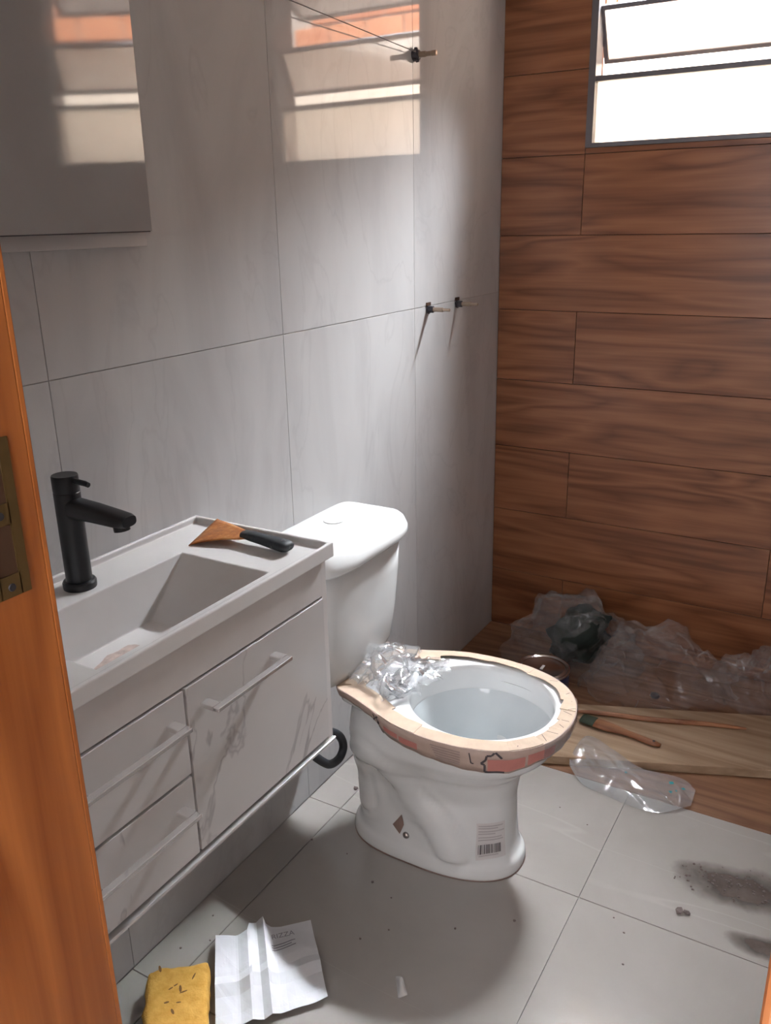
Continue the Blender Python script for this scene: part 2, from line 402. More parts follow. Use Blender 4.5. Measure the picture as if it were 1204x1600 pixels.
# ---- door frame (camera stands in the doorway)
tl = empty('trim_1', (JX0-0.016, YD-0.07, 0)); tag(tl, kind='structure')
mb = MB(); mb.box(JX0-0.03, JX0, YD-0.14, YD, 0, 2.10, 0.003); mb.box(JX0-0.018, JX0+0.0, YD-0.002, YD+0.003, 0, 2.10, 0.001)
mb.build('jamb', 'jamb', tl)
# strike plate with two openings
pz0, pz1, py0, py1 = 1.137, 1.262, -2.302, -2.269
mb = MB(); px = (JX0-0.001, JX0+0.0018)
mb.box(*px, py0, py0+0.007, pz0, pz1); mb.box(*px, py1-0.009, py1, pz0, pz1)
for a, b in ((pz0, pz0+0.018), (pz0+0.058, pz0+0.075), (pz1-0.016, pz1)): mb.box(*px, py0+0.006, py1-0.008, a, b)
sp = mb.build('strike_plate', 'brass', tl)
box('latch_hole', JX0-0.0005, JX0+0.0006, py0+0.006, py1-0.008, pz0+0.017, pz0+0.059, 'hole', sp)
box('latch_hole', JX0-0.0005, JX0+0.0006, py0+0.006, py1-0.008, pz0+0.074, pz1-0.015, 'hole', sp)
for z in (pz0+0.008, pz0+0.066): MB().lathe((JX0+0.0015, py0+0.016, z), (1, 0, 0), [(0.0035, 0), (0.003, 0.0012), (0.0005, 0.0014)], 12).build('screw', 'darkmetal', sp)
tr_ = empty('trim_2', (JX1+0.015, YD-0.07, 0)); tag(tr_, kind='structure')
MB().box(JX1, JX1+0.03, YD-0.14, YD, 0, 2.10, 0.003).build('jamb', 'jamb', tr_)
th = box('trim_3', JX0-0.03, JX1+0.03, YD-0.14, YD, 2.10, 2.13, 'jamb'); tag(th, kind='structure')

# ---- window
wn = empty('window_1', ((WX0+WX1)/2, 0.03, WZ0)); tag(wn, kind='structure')
mb = MB(); fy0, fy1 = -0.004, 0.050
mb.box(WX0, WX0+0.020, fy0, fy1, WZ0, WZ1); mb.box(WX1-0.020, WX1, fy0, fy1, WZ0, WZ1)
mb.box(WX0+0.020, WX1-0.020, fy0, fy1, WZ0, WZ0+0.012); mb.box(WX0+0.020, WX1-0.020, fy0, fy1, WZ1-0.02, WZ1)
mb.build('window_frame', 'alu', wn)
box('crossbar', WX0+0.020, WX1-0.020, 0.005, 0.04, 1.776, 1.790, 'alu', wn)
box('pane', WX0+0.020, WX1-0.020, 0.020, 0.024, WZ0+0.012, 1.776, 'glass_fixed', wn)
def sash(hz, L, ang):
    s_, c_ = math.sin(ang), math.cos(ang); hy = 0.024
    def xf(v): return V3((v.x, hy + (hz-v.z)*s_ + (v.y-hy)*c_, hz - (hz-v.z)*c_ + (v.y-hy)*s_))
    x0, x1 = WX0+0.016, WX1-0.016; t = 0.012; y0, y1 = hy-0.008, hy+0.008
    mb = MB(); mb.box(x0, x0+t, y0, y1, hz-L, hz, xf=xf); mb.box(x1-t, x1, y0, y1, hz-L, hz, xf=xf)
    mb.box(x0+t, x1-t, y0, y1, hz-0.012, hz, xf=xf); mb.box(x0+t, x1-t, y0, y1, hz-L, hz-L+0.010, xf=xf)
    f = mb.build('sash', 'alu', wn)
    MB().box(x0+t, x1-t, hy-0.002, hy+0.002, hz-L+0.010, hz-0.012, xf=xf).build('pane', 'glass', f)
sash(1.972, 0.155, math.radians(27)); sash(2.178, 0.165, math.radians(55))

# ---- outside : rendered wall with bare brick above
wo = box('wall_outside', -3.2, 4.0, 1.20, 1.30, -0.6, 2.085, 'plaster'); tag(wo, kind='structure')
box('brick_core', -3.2, 4.0, 1.215, 1.30, 2.085, 2.62, 'mortar', wo)
for r in range(5):
    z0 = 2.097 + r*0.104
    for k in range(15):
        x0 = -1.55 + k*0.205 + (0.1 if r % 2 else 0)
        box('brick', x0, x0+0.193, 1.20, 1.28, z0, z0+0.092, 'brick', wo, b=0.003)
tag(box('ground_outside', -3.2, 4.0, 0.13, 1.2, -0.6, -0.5, 'mortar'), kind='structure')

# ================================================================== VANITY
VY1, VY0 = -1.486, -2.140
va = empty('vanity', (0.16, (VY0+VY1)/2, 0.474)); tag(va, 'wall-hung white marble-look bathroom vanity cabinet with one door and two drawers', 'vanity')
cb0, cb1 = 0.474, 0.843
mb = MB(); mb.box(0.001, 0.312, VY1-0.024, VY1-0.010, cb0, cb1, 0.0008); mb.box(0.001, 0.312, VY0+0.010, VY0+0.024, cb0, cb1, 0.0008)
mb.box(0.001, 0.297, VY0+0.024, VY1-0.024, cb0, cb0+0.015); mb.box(0.001, 0.012, VY0+0.024, VY1-0.024, cb0+0.015, cb1)
mb.build('body', 'carcass', va)
box('top_rail', 0.297, 0.313, VY0+0.0245, VY1-0.0245, 0.772, cb1-0.001, 'carcass', va, 0.0008)
MB().box(0.290, 0.319, VY0+0.010, VY1-0.010, cb0-0.006, cb0, 0.001).build('bottom_profile', 'profile', va)
def handle(parent, y0, y1, z):
    mb = MB(); x0 = 0.3148; x1 = 0.351; t = 0.017; h = 0.007
    mb.box(x0, x1-0.0118, y1-t, y1, z-h/2, z+h/2); mb.box(x0, x1-0.0118, y0, y0+t, z-h/2, z+h/2); mb.box(x1-0.012, x1, y0, y1, z-h/2, z+h/2, 0.0012)
    return mb.build('handle', 'chrome', parent)
YS = -1.8715
d = box('door', 0.297, 0.315, YS+0.0025, VY1-0.026, 0.482, 0.768, 'vanity', va, 0.0012); handle(d, -1.842, -1.657, 0.727)
d = box('drawer', 0.297, 0.315, VY0+0.026, YS-0.0025, 0.627, 0.768, 'vanity', va, 0.0012); handle(d, -2.094, -1.897, 0.727)
d = box('drawer', 0.297, 0.315, VY0+0.026, YS-0.0025, 0.482, 0.622, 'vanity', va, 0.0012); handle(d, -2.094, -1.897, 0.580)

# basin top with a sunken trough and a raised lip
bt = empty('basin_top', (0.16, (VY0+VY1)/2, 0.8435)); tag(bt, 'white resin countertop with sunken rectangular basin on the vanity', 'basin')
DZ, TZ, X1 = 0.859, 0.870, 0.325
o_ = [(0.0005, VY0), (X1, VY0), (X1, VY1), (0.0005, VY1)]
bo = [(0.098, -2.000), (0.292, -2.000), (0.292, -1.630), (0.098, -1.630)]
bb = [(0.106, -1.925), (0.276, -1.925), (0.276, -1.727), (0.106, -1.727)]
li = [(0.010, VY0+0.009), (X1-0.009, VY0+0.009), (X1-0.009, VY1-0.009), (0.010, VY1-0.009)]
v = []
for z, q in ((0.8435, o_), (TZ, o_), (TZ, li), (DZ, li), (DZ, bo), (0.768, bb)): v += [(x, y, z) for x, y in q]
f = [(k, 24+k, 24+(k+1) % 4, (k+1) % 4) for k in range(4)]
for L in range(5):
    for k in range(4): f.append((L*4+k, L*4+(k+1) % 4, (L+1)*4+(k+1) % 4, (L+1)*4+k))
f.append((20, 21, 22, 23)); v += [(x+dx, y+dy, 0.8435) for (x, y), dx, dy in zip(bo, (-.004, .004, .004, -.004), (-.004, -.004, .004, .004))]
cm = mk('counter_slab', v, f, 'resin', bt, mods=[('BEVEL', dict(width=0.0022, segments=2, limit_method='ANGLE', angle_limit=math.radians(12)))])
MB().lathe((0.20, -1.83, 0.7682), (0, 0, 1), [(0.022, 0), (0.022, 0.002), (0.017, 0.0026), (0.004, 0.0022)], 24).build('drain', 'chrome', bt, True)
# dusty silt left in the basin
def siltf(u, w):
    a = u*2*math.pi; r = w*(0.9+0.25*noise.noise(V3((math.cos(a)*1.7, math.sin(a)*1.7, 3))))
    return V3((0.19+math.cos(a)*r*0.062, -1.845+math.sin(a)*r*0.066, 0.7686+0.0014*(1-w)))
tag(MB().grid(siltf, 40, 6).build('basin_silt', 'silt', None, True), 'thin film of pinkish grout dust on the basin floor', 'dust', kind='stuff')

# faucet
fa = empty('faucet', (0.056, -1.820, DZ)); tag(fa, 'tall matte black single-lever basin faucet on the countertop', 'faucet')
F = V3((0.056, -1.820, DZ))
MB().lathe(F, (0, 0, 1), [(0.026, 0), (0.0265, 0.004), (0.0265, 0.010), (0.0245, 0.013), (0.021, 0.0135)], 36).build('base_flange', 'black', fa, True, mods=[('EDGE_SPLIT', {})])
MB().lathe(F, (0, 0, 1), [(0.0205, 0.012), (0.0205, 0.160), (0.0195, 0.1615)], 36).build('body', 'black', fa, True, mods=[('EDGE_SPLIT', {})])
MB().lathe(F, (0, 0, 1), [(0.0195, 0.160), (0.0205, 0.1635), (0.0205, 0.186), (0.0195, 0.188), (0.0, 0.188)], 36).build('cap', 'black', fa, True, mods=[('EDGE_SPLIT', {})])
MB().tube([F+V3((0.014, 0, 0.181)), F+V3((0.045, 0, 0.1795)), F+V3((0.052, 0, 0.178))], [0.0045, 0.0045, 0.004], 14).build('lever', 'black', fa, True, mods=[('EDGE_SPLIT', {})])
def spout_ring(x, zc, hw, hh, n=24):
    return [F+V3((x, hw*math.copysign(abs(math.cos(a))**0.7, math.cos(a)), zc+hh*math.copysign(abs(math.sin(a))**0.7, math.sin(a)))) for a in (2*math.pi*k/n for k in range(n))]
so = MB().loft([spout_ring(0.010, 0.136, 0.0175, 0.0165), spout_ring(0.06, 0.135, 0.0172, 0.0145), spout_ring(0.105, 0.1325, 0.0168, 0.0125), spout_ring(0.124, 0.132, 0.0165, 0.0105), spout_ring(0.131, 0.132, 0.0140, 0.0080)]).build('spout', 'black', fa, True, mods=[('EDGE_SPLIT', {})])
MB().lathe(F+V3((0.112, 0, 0.124)), (0.15, 0, -1), [(0.0125, 0), (0.0125, 0.009), (0.0105, 0.0095), (0.0, 0.0085)], 24).build('aerator', 'black', so, True, mods=[('EDGE_SPLIT', {})])

# spatula on the counter
su = empty('putty_knife', (0.16, -1.54, DZ)); tag(su, 'rusty putty knife with worn black handle lying on the countertop', 'putty knife')
E1, E2, NK, HB = V3((0.088, -1.602, 0.8605)), V3((0.060, -1.489, 0.8725)), V3((0.172, -1.540, 0.872)), V3((0.272, -1.548, 0.868))
ax = (NK-(E1+E2)/2).normalized(); sd = (E2-E1).normalized(); nrm = ax.cross(sd).normalized()
if nrm.z < 0: nrm = -nrm
def blade(u, w):
    t = u; a = lerp(-0.5, 0.5, w)
    wid = lerp(0.116, 0.024, t**0.8) if t < 0.9 else 0.024
    c = (E1+E2)/2 + ((NK+ax*0.01)-(E1+E2)/2)*t
    return c + sd*a*wid + nrm*0.004*math.sin(t*math.pi)
MB().grid(blade, 14, 10).build('blade', 'rust', su, True, mods=[('SOLIDIFY', dict(thickness=0.0014, offset=0))])
hd = (HB-NK).normalized(); hs = V3((-hd.y, hd.x, 0)).normalized(); hn = hd.cross(hs)
if hn.z < 0: hn = -hn
def hring(t, w, h, n=20):
    c = lerp(NK, HB, t) + hn*0.004
    return [c + hs*w*math.copysign(abs(math.cos(a))**0.75, math.cos(a)) + hn*h*math.copysign(abs(math.sin(a))**0.75, math.sin(a)) for a in (2*math.pi*k/n for k in range(n))]
MB().loft([hring(-0.08, .008, .003), hring(-0.06, .0115, .006), hring(0.15, .0125, .008), hring(0.4, .0125, .0085), hring(0.7, .0150, .0095), hring(0.92, .0165, .0095), hring(1.0, .0145, .0075), hring(1.03, .008, .003)]).build('handle', 'wornblack', su, True)
MB().lathe(lerp(NK, HB, 0.88)+hn*0.0122, hn, [(0.0045, 0), (0.0045, 0.0012), (0.003, 0.0014), (0.0, 0.0008)], 16).build('hanging_hole', 'darkmetal', su, True)

# mirror cabinet panel
mi = empty('mirror_cabinet', (0.02, -1.80, 1.376)); tag(mi, 'glossy grey film-covered mirror panel hung on a white backing above the faucet', 'mirror')
box('backing', 0.0005, 0.024, -2.02, -1.562, 1.376, 2.10, 'carcass', mi, 0.001)
a_ = math.radians(13.0); hx, hy = 0.027, -1.556
def mxf(v): return V3((hx + v.x*math.cos(a_) - v.y*math.sin(a_)*1.0, hy + v.y*math.cos(a_) + v.x*math.sin(a_), v.z))
MB().box(0.0, 0.004, -0.45, 0.0, 1.400, 2.10, 0.0006, xf=mxf).build('mirror_panel', 'panel', mi)
MB().box(-0.004, 0.0, -0.45, 0.0012, 1.3985, 2.10, 0.0, xf=mxf).build('panel_edge', 'darkmetal', mi)

# hose loop under the vanity
def at_x(px, py_, x):
    d_ = fw + r2*((px-602)/FPX) - u2*((py_-800)/FPX); return CAM_LOC + d_*((x-CAM_LOC.x)/d_.x)
hp = [V3(p)+V3((0, 0.032, 0)) for p in [V3((0.205, -1.52, 0.472)), V3((0.203, -1.49, 0.41)), V3((0.20, -1.452, 0.352)), V3((0.197, -1.405, 0.298)), V3((0.195, -1.372, 0.272)), V3((0.195, -1.338, 0.268)), V3((0.195, -1.322, 0.288)), V3((0.195, -1.335, 0.322)), V3((0.20, -1.380, 0.362)), V3((0.203, -1.432, 0.402)), V3((0.205, -1.50, 0.472))]]
tag(MB().tube(catmull(hp, 8), 0.0095, 14).build('drain_hose', 'rubber', None, True), 'black rubber hose loop hanging below the vanity', 'hose')

# ================================================================== TOILET
TY = -1.138
to = empty('toilet', (0.36, TY, 0)); tag(to, 'white ceramic close-coupled toilet standing between the vanity and the shower', 'toilet')
PED = [(0.0, 0.150, 0.572, 0.120), (0.012, 0.148, 0.573, 0.121), (0.030, 0.151, 0.570, 0.118), (0.040, 0.160, 0.560, 0.110), (0.060, 0.166, 0.555, 0.105), (0.12, 0.170, 0.551, 0.099),
       (0.18, 0.168, 0.549, 0.099), (0.24, 0.160, 0.556, 0.118), (0.28, 0.154, 0.588, 0.146), (0.32, 0.150, 0.630, 0.169), (0.36, 0.150, 0.648, 0.178), (0.385, 0.150, 0.652, 0.180)]
TRAP = [V3((0.205, 0, 0.12)), V3((0.200, 0, 0.20)), V3((0.222, 0, 0.265)), V3((0.270, 0, 0.275)), V3((0.315, 0, 0.23)), V3((0.355, 0, 0.165)), V3((0.405, 0, 0.12)), V3((0.445, 0, 0.06))]
TRAPC = catmull(TRAP, 6)
def ped(th, z):
    x0, x1, b = table(PED, z); xc = (x0+x1)/2; a = (x1-x0)/2
    c, s = math.cos(th), math.sin(th); n_ = 2.3 if c > 0 else 3.4
    x = xc + a*math.copysign(abs(c)**(2/n_), c); y = b*math.copysign(abs(s)**(2/(2.6 if c < 0 else 2.3)), s)
    if z > 0.28 and c < 0:   # upper body narrows towards the tank
        k = min(1, (z-0.28)/0.08); y *= 1 - 0.38*k*min(1, (-c)**1.0*1.1)
    if 0.03 < z < 0.36 and abs(s) > 0.25:
        q = V3((x, 0, z)); dd = min((q-p).length for p in TRAPC)
        w = max(0.0, 1-(dd/0.042)**2); k = min(1, (abs(s)-0.25)/0.3)*min(1, (z-0.03)/0.02)
        y += math.copysign((0.023*math.sqrt(w) - 0.006*math.exp(-((dd-0.052)/0.014)**2))*k, s)
        y += math.copysign(-0.010*math.exp(-(((x-0.243)/0.02)**2+((z-0.20)/0.05)**2))*k, s)
    return V3((x, TY+y, z))
NZ = [0, .006, .012, .018, .024, .030, .034, .038, .043, .05] + [0.05+0.335*k/44 for k in range(1, 45)]
MB().loft([[ped(2*math.pi*k/144, z) for k in range(144)] for z in NZ], capstart=True, capend=False).build('pedestal', 'ceramic', to, True, mods=[('SMOOTH', dict(iterations=3, factor=0.5))])
MB().loft([[ped(2*math.pi*k/96, 0.0)+V3((math.cos(2*math.pi*k/96)*0.0014, math.sin(2*math.pi*k/96)*0.0014, z)) for k in range(96)] for z in (0.0003, 0.003)]).build('base_contact_shade', 'tape', to, True)  # added dark ring, draws the contact shade under the foot in colour
# rim outline: half width against x
HW = [(0.148, 0.0), (0.150, 0.100), (0.155, 0.108), (0.20, 0.118), (0.256, 0.140), (0.31, 0.166), (0.355, 0.181), (0.43, 0.188), (0.502, 0.183), (0.56, 0.166), (0.60, 0.143), (0.632, 0.110), (0.652, 0.072), (0.661, 0.036), (0.664, 0.0)]
_o = [V3((x, h, 0)) for x, h in HW[1:]]
_o = _o + [V3((p.x, -p.y, 0)) for p in reversed(_o[:-1])]
def resample(P, n):
    P = P+[P[0]]; L = [0]
    for a, b in zip(P, P[1:]): L.append(L[-1]+(b-a).length)
    out = []; j = 0
    for k in range(n):
        s = L[-1]*k/n
        while L[j+1] < s: j += 1
        t = (s-L[j])/(L[j+1]-L[j]); out.append(P[j].lerp(P[j+1], t))
    return out
_sm = resample(_o, 160)
for _ in range(3): _sm = [(_sm[k-1]+_sm[k]*2+_sm[(k+1) % 160])/4 for k in range(160)]
RIM = resample(_sm, 160)           # starts at rear +y corner, runs along far side to the front and back along the near side
def inset(P, d):
    n = len(P); out = []
    for k in range(n):
        t = (P[(k+1) % n]-P[k-1]).normalized(); nn = V3((t.y, -t.x, 0))
        out.append(P[k] - nn*d)
    return out
_test = inset(RIM, 0.01)
SGN = 1 if sum(p.x*0+abs(p.y) for p in _test) < sum(abs(p.y) for p in RIM) else -1
def rim(d): return inset(RIM, d*SGN)
def ring3(P, z): return [V3((p.x, TY+p.y, z)) for p in P]
BO = V3((0.462, 0.008, 0)); 
def bowl_ring(sc_, z, dx=0.0):
    out = []
    for p in RIM:
        d_ = p-BO; a = math.atan2(d_.y, d_.x)
        out.append(V3((BO.x+dx+0.160*sc_*math.cos(a)*(1.0 if math.cos(a) > 0 else 1.03), TY+BO.y+0.152*sc_*math.sin(a), z)))
    return out
rings = [ring3(rim(0.030), 0.366), ring3(rim(0.012), 0.366), ring3(rim(0.006), 0.372), ring3(rim(0.004), 0.385), ring3(rim(0.006), 0.397), ring3(rim(0.012), 0.4015)]
rings += [bowl_ring(1.03, 0.4015), bowl_ring(1.0, 0.398), bowl_ring(0.99, 0.385), bowl_ring(0.985, 0.345), bowl_ring(0.985, 0.337), bowl_ring(1.0, 0.334)]
MB().loft(rings, cap=False).build('rim', 'ceramic', to, True)
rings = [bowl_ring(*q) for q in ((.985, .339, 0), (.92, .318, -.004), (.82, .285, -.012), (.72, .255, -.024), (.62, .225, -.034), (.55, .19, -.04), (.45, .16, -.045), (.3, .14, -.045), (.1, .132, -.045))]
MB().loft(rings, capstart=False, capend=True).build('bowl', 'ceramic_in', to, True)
# tank
def rrect(x0, x1, hy_, z, bow=0.0, r=0.03, n=72):
    out = []
    for k in range(n):
        a = 2*math.pi*(k+0.5)/n; c, s = math.cos(a), math.sin(a)
        xx = (x0+x1)/2 + (x1-x0)/2*math.copysign(abs(c)**(2/8.0), c); yy = hy_*math.copysign(abs(s)**(2/8.0), s)
        if c > 0: xx += bow*(1-(yy/hy_)**2)*min(1.0, c*2)
        out.append(V3((xx, TY+yy, z)))
    return out
MB().loft([rrect(0.035, 0.13, 0.115, 0.397, 0.008), rrect(0.022, 0.150, 0.140, 0.410, 0.012), rrect(0.015, 0.160, 0.150, 0.44, 0.014), rrect(0.010, 0.168, 0.160, 0.52, 0.016), rrect(0.008, 0.174, 0.168, 0.62, 0.018), rrect(0.008, 0.176, 0.172, 0.702, 0.018)]).build('tank', 'ceramic', to, True)
lid = MB().loft([rrect(0.010, 0.178, 0.173, 0.697, 0.020), rrect(0.006, 0.188, 0.183, 0.699, 0.022), rrect(0.004, 0.193, 0.187, 0.706, 0.024), rrect(0.004, 0.192, 0.186, 0.722, 0.023), rrect(0.005, 0.184, 0.179, 0.742, 0.020), rrect(0.008, 0.176, 0.172, 0.750, 0.016), rrect(0.012, 0.166, 0.163, 0.753, 0.014), rrect(0.06, 0.11, 0.06, 0.7538, 0.0)]).build('tank_lid', 'ceramic', to, True)
MB().lathe((0.076, -1.118, 0.7525), (0, 0, 1), [(0.0235, 0), (0.0235, 0.003), (0.022, 0.0042), (0.019, 0.0045), (0.0, 0.0048)], 36).build('flush_button', 'ceramic', lid, True, mods=[('EDGE_SPLIT', {})])
# pedestal bolt, tape scrap and label
def on_ped(x, z, off=0.0):
    lo, hi = math.pi, 1.5*math.pi if x < 0.36 else 2*math.pi
    lo = math.pi
    hi = 2*math.pi
    for _ in range(40):
        mid = (lo+hi)/2
        if ped(mid, z).x < x: lo = mid
        else: hi = mid
    th = (lo+hi)/2; p = ped(th, z)
    t = ped(th+0.02, z)-ped(th-0.02, z); n_ = V3((t.y, -t.x, 0)).normalized()
    return p + n_*off, n_
def on_ped_th(th, z, off=0.0):
    p = ped(th, z); t = ped(th+0.02, z)-ped(th-0.02, z); return p + V3((t.y, -t.x, 0)).normalized()*off
p, n_ = on_ped(0.328, 0.064, -0.002)
bo_ = MB(); bo_.lathe(p, n_, [(0.0085, 0), (0.0085, 0.004), (0.0065, 0.007), (0.003, 0.0085), (0.0, 0.0087)], 20)
bo_.build('floor_bolt', 'steel', to, True)
def taped(u, w):
    q0 = lerp(V3((0.292, 0, 0.080)), V3((0.312, 0, 0.062)), u); q1 = lerp(V3((0.318, 0, 0.118)), V3((0.322, 0, 0.090)), u)
    q = lerp(q0, q1, w); return on_ped(q.x, q.z, 0.0022)[0]
MB().grid(taped, 8, 8).build('tape_scrap', 'tape', to, True)
TH0, TH1 = math.radians(311), math.radians(341)
def label_pt(u, z, off): return on_ped_th(lerp(TH0, TH1, u), z, off)
lab = MB().grid(lambda u, w: label_pt(u, lerp(0.052, 0.142, w), 0.0016), 16, 12).build('paper_label', 'label', to, True)
rn = random.Random(3); mb = MB(); u = 0.06
while u < 0.80:
    w_ = rn.choice((0.010, 0.012, 0.022, 0.032)); 
    mb.grid(lambda a, b: label_pt(u+a*w_, lerp(0.066, 0.089, b), 0.0022), 2, 3); u += w_ + rn.choice((0.014, 0.012, 0.022))
tag(mb.build('barcode', 'ink', lab), kind='stuff')
mb = MB()
for z, a, b in ((0.133, 0.05, 0.9), (0.127, 0.05, 0.7), (0.119, 0.05, 0.95), (0.113, 0.05, 0.6), (0.104, 0.05, 0.85), (0.098, 0.05, 0.9), (0.060, 0.08, 0.7)):
    mb.grid(lambda p_, q: label_pt(lerp(a, b, p_), z+q*0.003, 0.0022), 8, 2)
tag(mb.build('label_print', 'paleink', lab), kind='stuff')

# cardboard protection taped round the rim
cw = empty('cardboard_wrap', (0.42, TY, 0.345)); tag(cw, 'torn kraft cardboard strips taped around the toilet rim', 'cardboard')
N = 160
CB = rim(-0.0035)
def fr(k): return k/N
# top strips : separate torn pieces around the ring
cuts = [2, 16, 30, 42, 52, 59, 64, 69, 74, 80, 88, 98, 110, 121, 138, 158]
rn = random.Random(11)
for a, b in zip(cuts, cuts[1:]):
    w0, w1 = rn.uniform(0.024, 0.034), rn.uniform(0.024, 0.034)
    if a >= 121 or b <= 16: w0, w1 = 0.045, 0.05
    v = []; n_ = b-a+1; zz = 0.4045 + rn.uniform(0, 0.0022)
    for k in range(a, b+1):
        t = (k-a)/(b-a); P0 = CB[k % N]; nn = (rim(0.02)[k % N]-P0).normalized(); w_ = lerp(w0, w1, t) + 0.002*noise.noise(V3((k*0.3, 1, 1)))
        tilt = 0.0015*math.sin(t*math.pi)
        v += [(P0.x, TY+P0.y, zz-0.001), (P0.x+nn.x*w_, TY+P0.y+nn.y*w_, zz+tilt+0.001)]
    f = [(2*k, 2*k+1, 2*k+3, 2*k+2) for k in range(n_-1)]
    mk('top_strip', v, f, 'card', cw, mods=[('SOLIDIFY', dict(thickness=0.0016, offset=1))])
# rear cross strip under the tank
mk('top_strip', [(0.150, TY-0.104, 0.405), (0.206, TY-0.070, 0.406), (0.206, TY+0.070, 0.406), (0.150, TY+0.10, 0.405)], [(0, 1, 2, 3)], 'card', cw, mods=[('SOLIDIFY', dict(thickness=0.0016, offset=1))])
# side band, ragged lower edge
BOT = [(0, 0.380), (20, 0.375), (40, 0.370), (60, 0.366), (69, 0.371), (76, 0.366), (82, 0.364), (88, 0.352), (96, 0.352), (103, 0.357), (110, 0.361), (116, 0.366), (120, 0.370), (121.5, 0.383), (130, 0.385), (138, 0.388), (160, 0.388)]
def zb(k):
    for (a, za), (b, zb_) in zip(BOT, BOT[1:]):
        if a <= k <= b: return lerp(za, zb_, (k-a)/(b-a))
    return 0.38
CBo = rim(-0.0050)
def band(k, t, off=0.0):
    """k index along outline (float), t 0 top .. 1 bottom"""
    i = int(math.floor(k)); fk = k-i; P = rim_cache[i % N].lerp(rim_cache[(i+1) % N], fk); z = lerp(0.4055, zb(k % N), t)
    Q = rim_cache[(i+1) % N]-rim_cache[i % N]; nn = V3((Q.y, -Q.x, 0)).normalized()*(-SGN)
    nn = nn if nn.dot(P-V3((0.42, 0, 0))) > 0 else -nn
    P = P + nn*(off + 0.001*math.sin(k*1.3)*t - 0.004*t*t)
    return V3((P.x, TY+P.y, z))
rim_cache = CBo
v = []; f = []
K0, K1 = 2, 158
for k in range(K0, K1+1):
    for t in (0, 0.33, 0.66, 1.0): v.append(band(k, t))
for k in range(K1-K0):
    for j in range(3): f.append((4*k+j, 4*k+j+1, 4*k+j+5, 4*k+j+4))
sb = mk('side_band', v, f, 'cardside', cw, smooth=True, mods=[('SOLIDIFY', dict(thickness=0.0022, offset=0))])
def decal(mb, k0, k1, t0, t1, nk=None): 
    nk = nk or max(2, int(abs(k1-k0)*1.5)+2); mb.grid(lambda a, b: band(lerp(k0, k1, a), lerp(t0, t1, b), 0.0022), nk, 3)
# print on the near side (index runs from front ~80 to rear ~158)
mb = MB(); decal(mb, 84.5, 92.6, 0.36, 0.90); mb.build('red_print', 'red', sb)
mb = MB(); decal(mb, 76.5, 83.9, 0.30, 0.86); mb.build('red_print', 'red', sb)
mb = MB(); decal(mb, 109.0, 114.0, 0.45, 0.80); mb.build('red_print', 'red', sb)
mb = MB(); decal(mb, 114.5, 119.0, 0.42, 0.72); mb.build('red_print', 'red', sb)
def stroke(mb, pts, w=0.05):
    for (k0, t0), (k1, t1) in zip(pts, pts[1:]):
        dk, dt = k1-k0, t1-t0; L = math.hypot(dk*0.1, dt); ok, ot = -dt/L*w*5.5*1.0, dk*0.1/L*w
        n_ = max(2, int(abs(dk)*2)+2)
        mb.grid(lambda a, b: band(lerp(k0, k1, a)+ok*(b-0.5), lerp(t0, t1, a)+ot*(b-0.5), 0.0026), n_, 2)
mb = MB(); stroke(mb, [(89.0, 0.93), (93.2, 0.93), (93.2, 0.60), (94.0, 0.56), (93.0, 0.38), (92.8, 0.2), (91.8, 0.18), (91.2, 0.05)], 0.09); stroke(mb, [(91.0, 0.03), (89.6, 0.30)], 0.09); mb.build('house_symbol', 'ink', sb)
mb = MB()
for i, t in enumerate((0.20, 0.32, 0.44, 0.56, 0.68, 0.80)): stroke(mb, [(98.6, t), (105.6-0.3*i, t)], 0.05)
tag(mb.build('small_print', 'greyink', sb), kind='stuff')
mb = MB(); stroke(mb, [(121.0, 0.10), (121.8, 0.4), (120.6, 0.45), (121.2, 0.8)], 0.10); stroke(mb, [(122.8, 0.15), (122.2, 0.5), (123.0, 0.9)], 0.10); stroke(mb, [(120.8, 0.85), (119.2, 1.0)], 0.10)
stroke(mb, [(96.6, 0.15), (96.2, 0.6), (95.6, 0.62)], 0.05); tag(mb.build('dark_print', 'ink', sb), kind='stuff')
# torn edges and fold lines on the top at the front
mb = MB(); rn = random.Random(5)
for k in (56, 60, 63, 66, 69, 72, 75, 79, 50, 86):
    i = int(k); P0 = V3((CB[i].x, CB[i].y, 0)); nn = (rim(0.02)[i]-CB[i]).normalized(); tt = V3((-nn.y, nn.x, 0))
    a = P0 + nn*rn.uniform(0.0, 0.008); b = P0 + nn*rn.uniform(0.018, 0.026) + tt*rn.uniform(-0.012, 0.012)
    w_ = tt*0.0007
    for q in (a, b): q.z = 0.4082
    mb.add([(p_.x, TY+p_.y, p_.z) for p_ in (a-w_, a+w_, b+w_, b-w_)], [(0, 1, 2, 3)])
tag(mb.build('torn_edge', 'ink', cw), kind='stuff')
# clear parcel tape over the front of the band
mb = MB(); mb.grid(lambda a, b: band(lerp(58, 80, a), lerp(-0.05, 0.9, b), 0.0032+0.0015*noise.noise(V3((a*14, b*4, 2)))), 50, 8); mb.build('parcel_tape', 'film', cw, True)

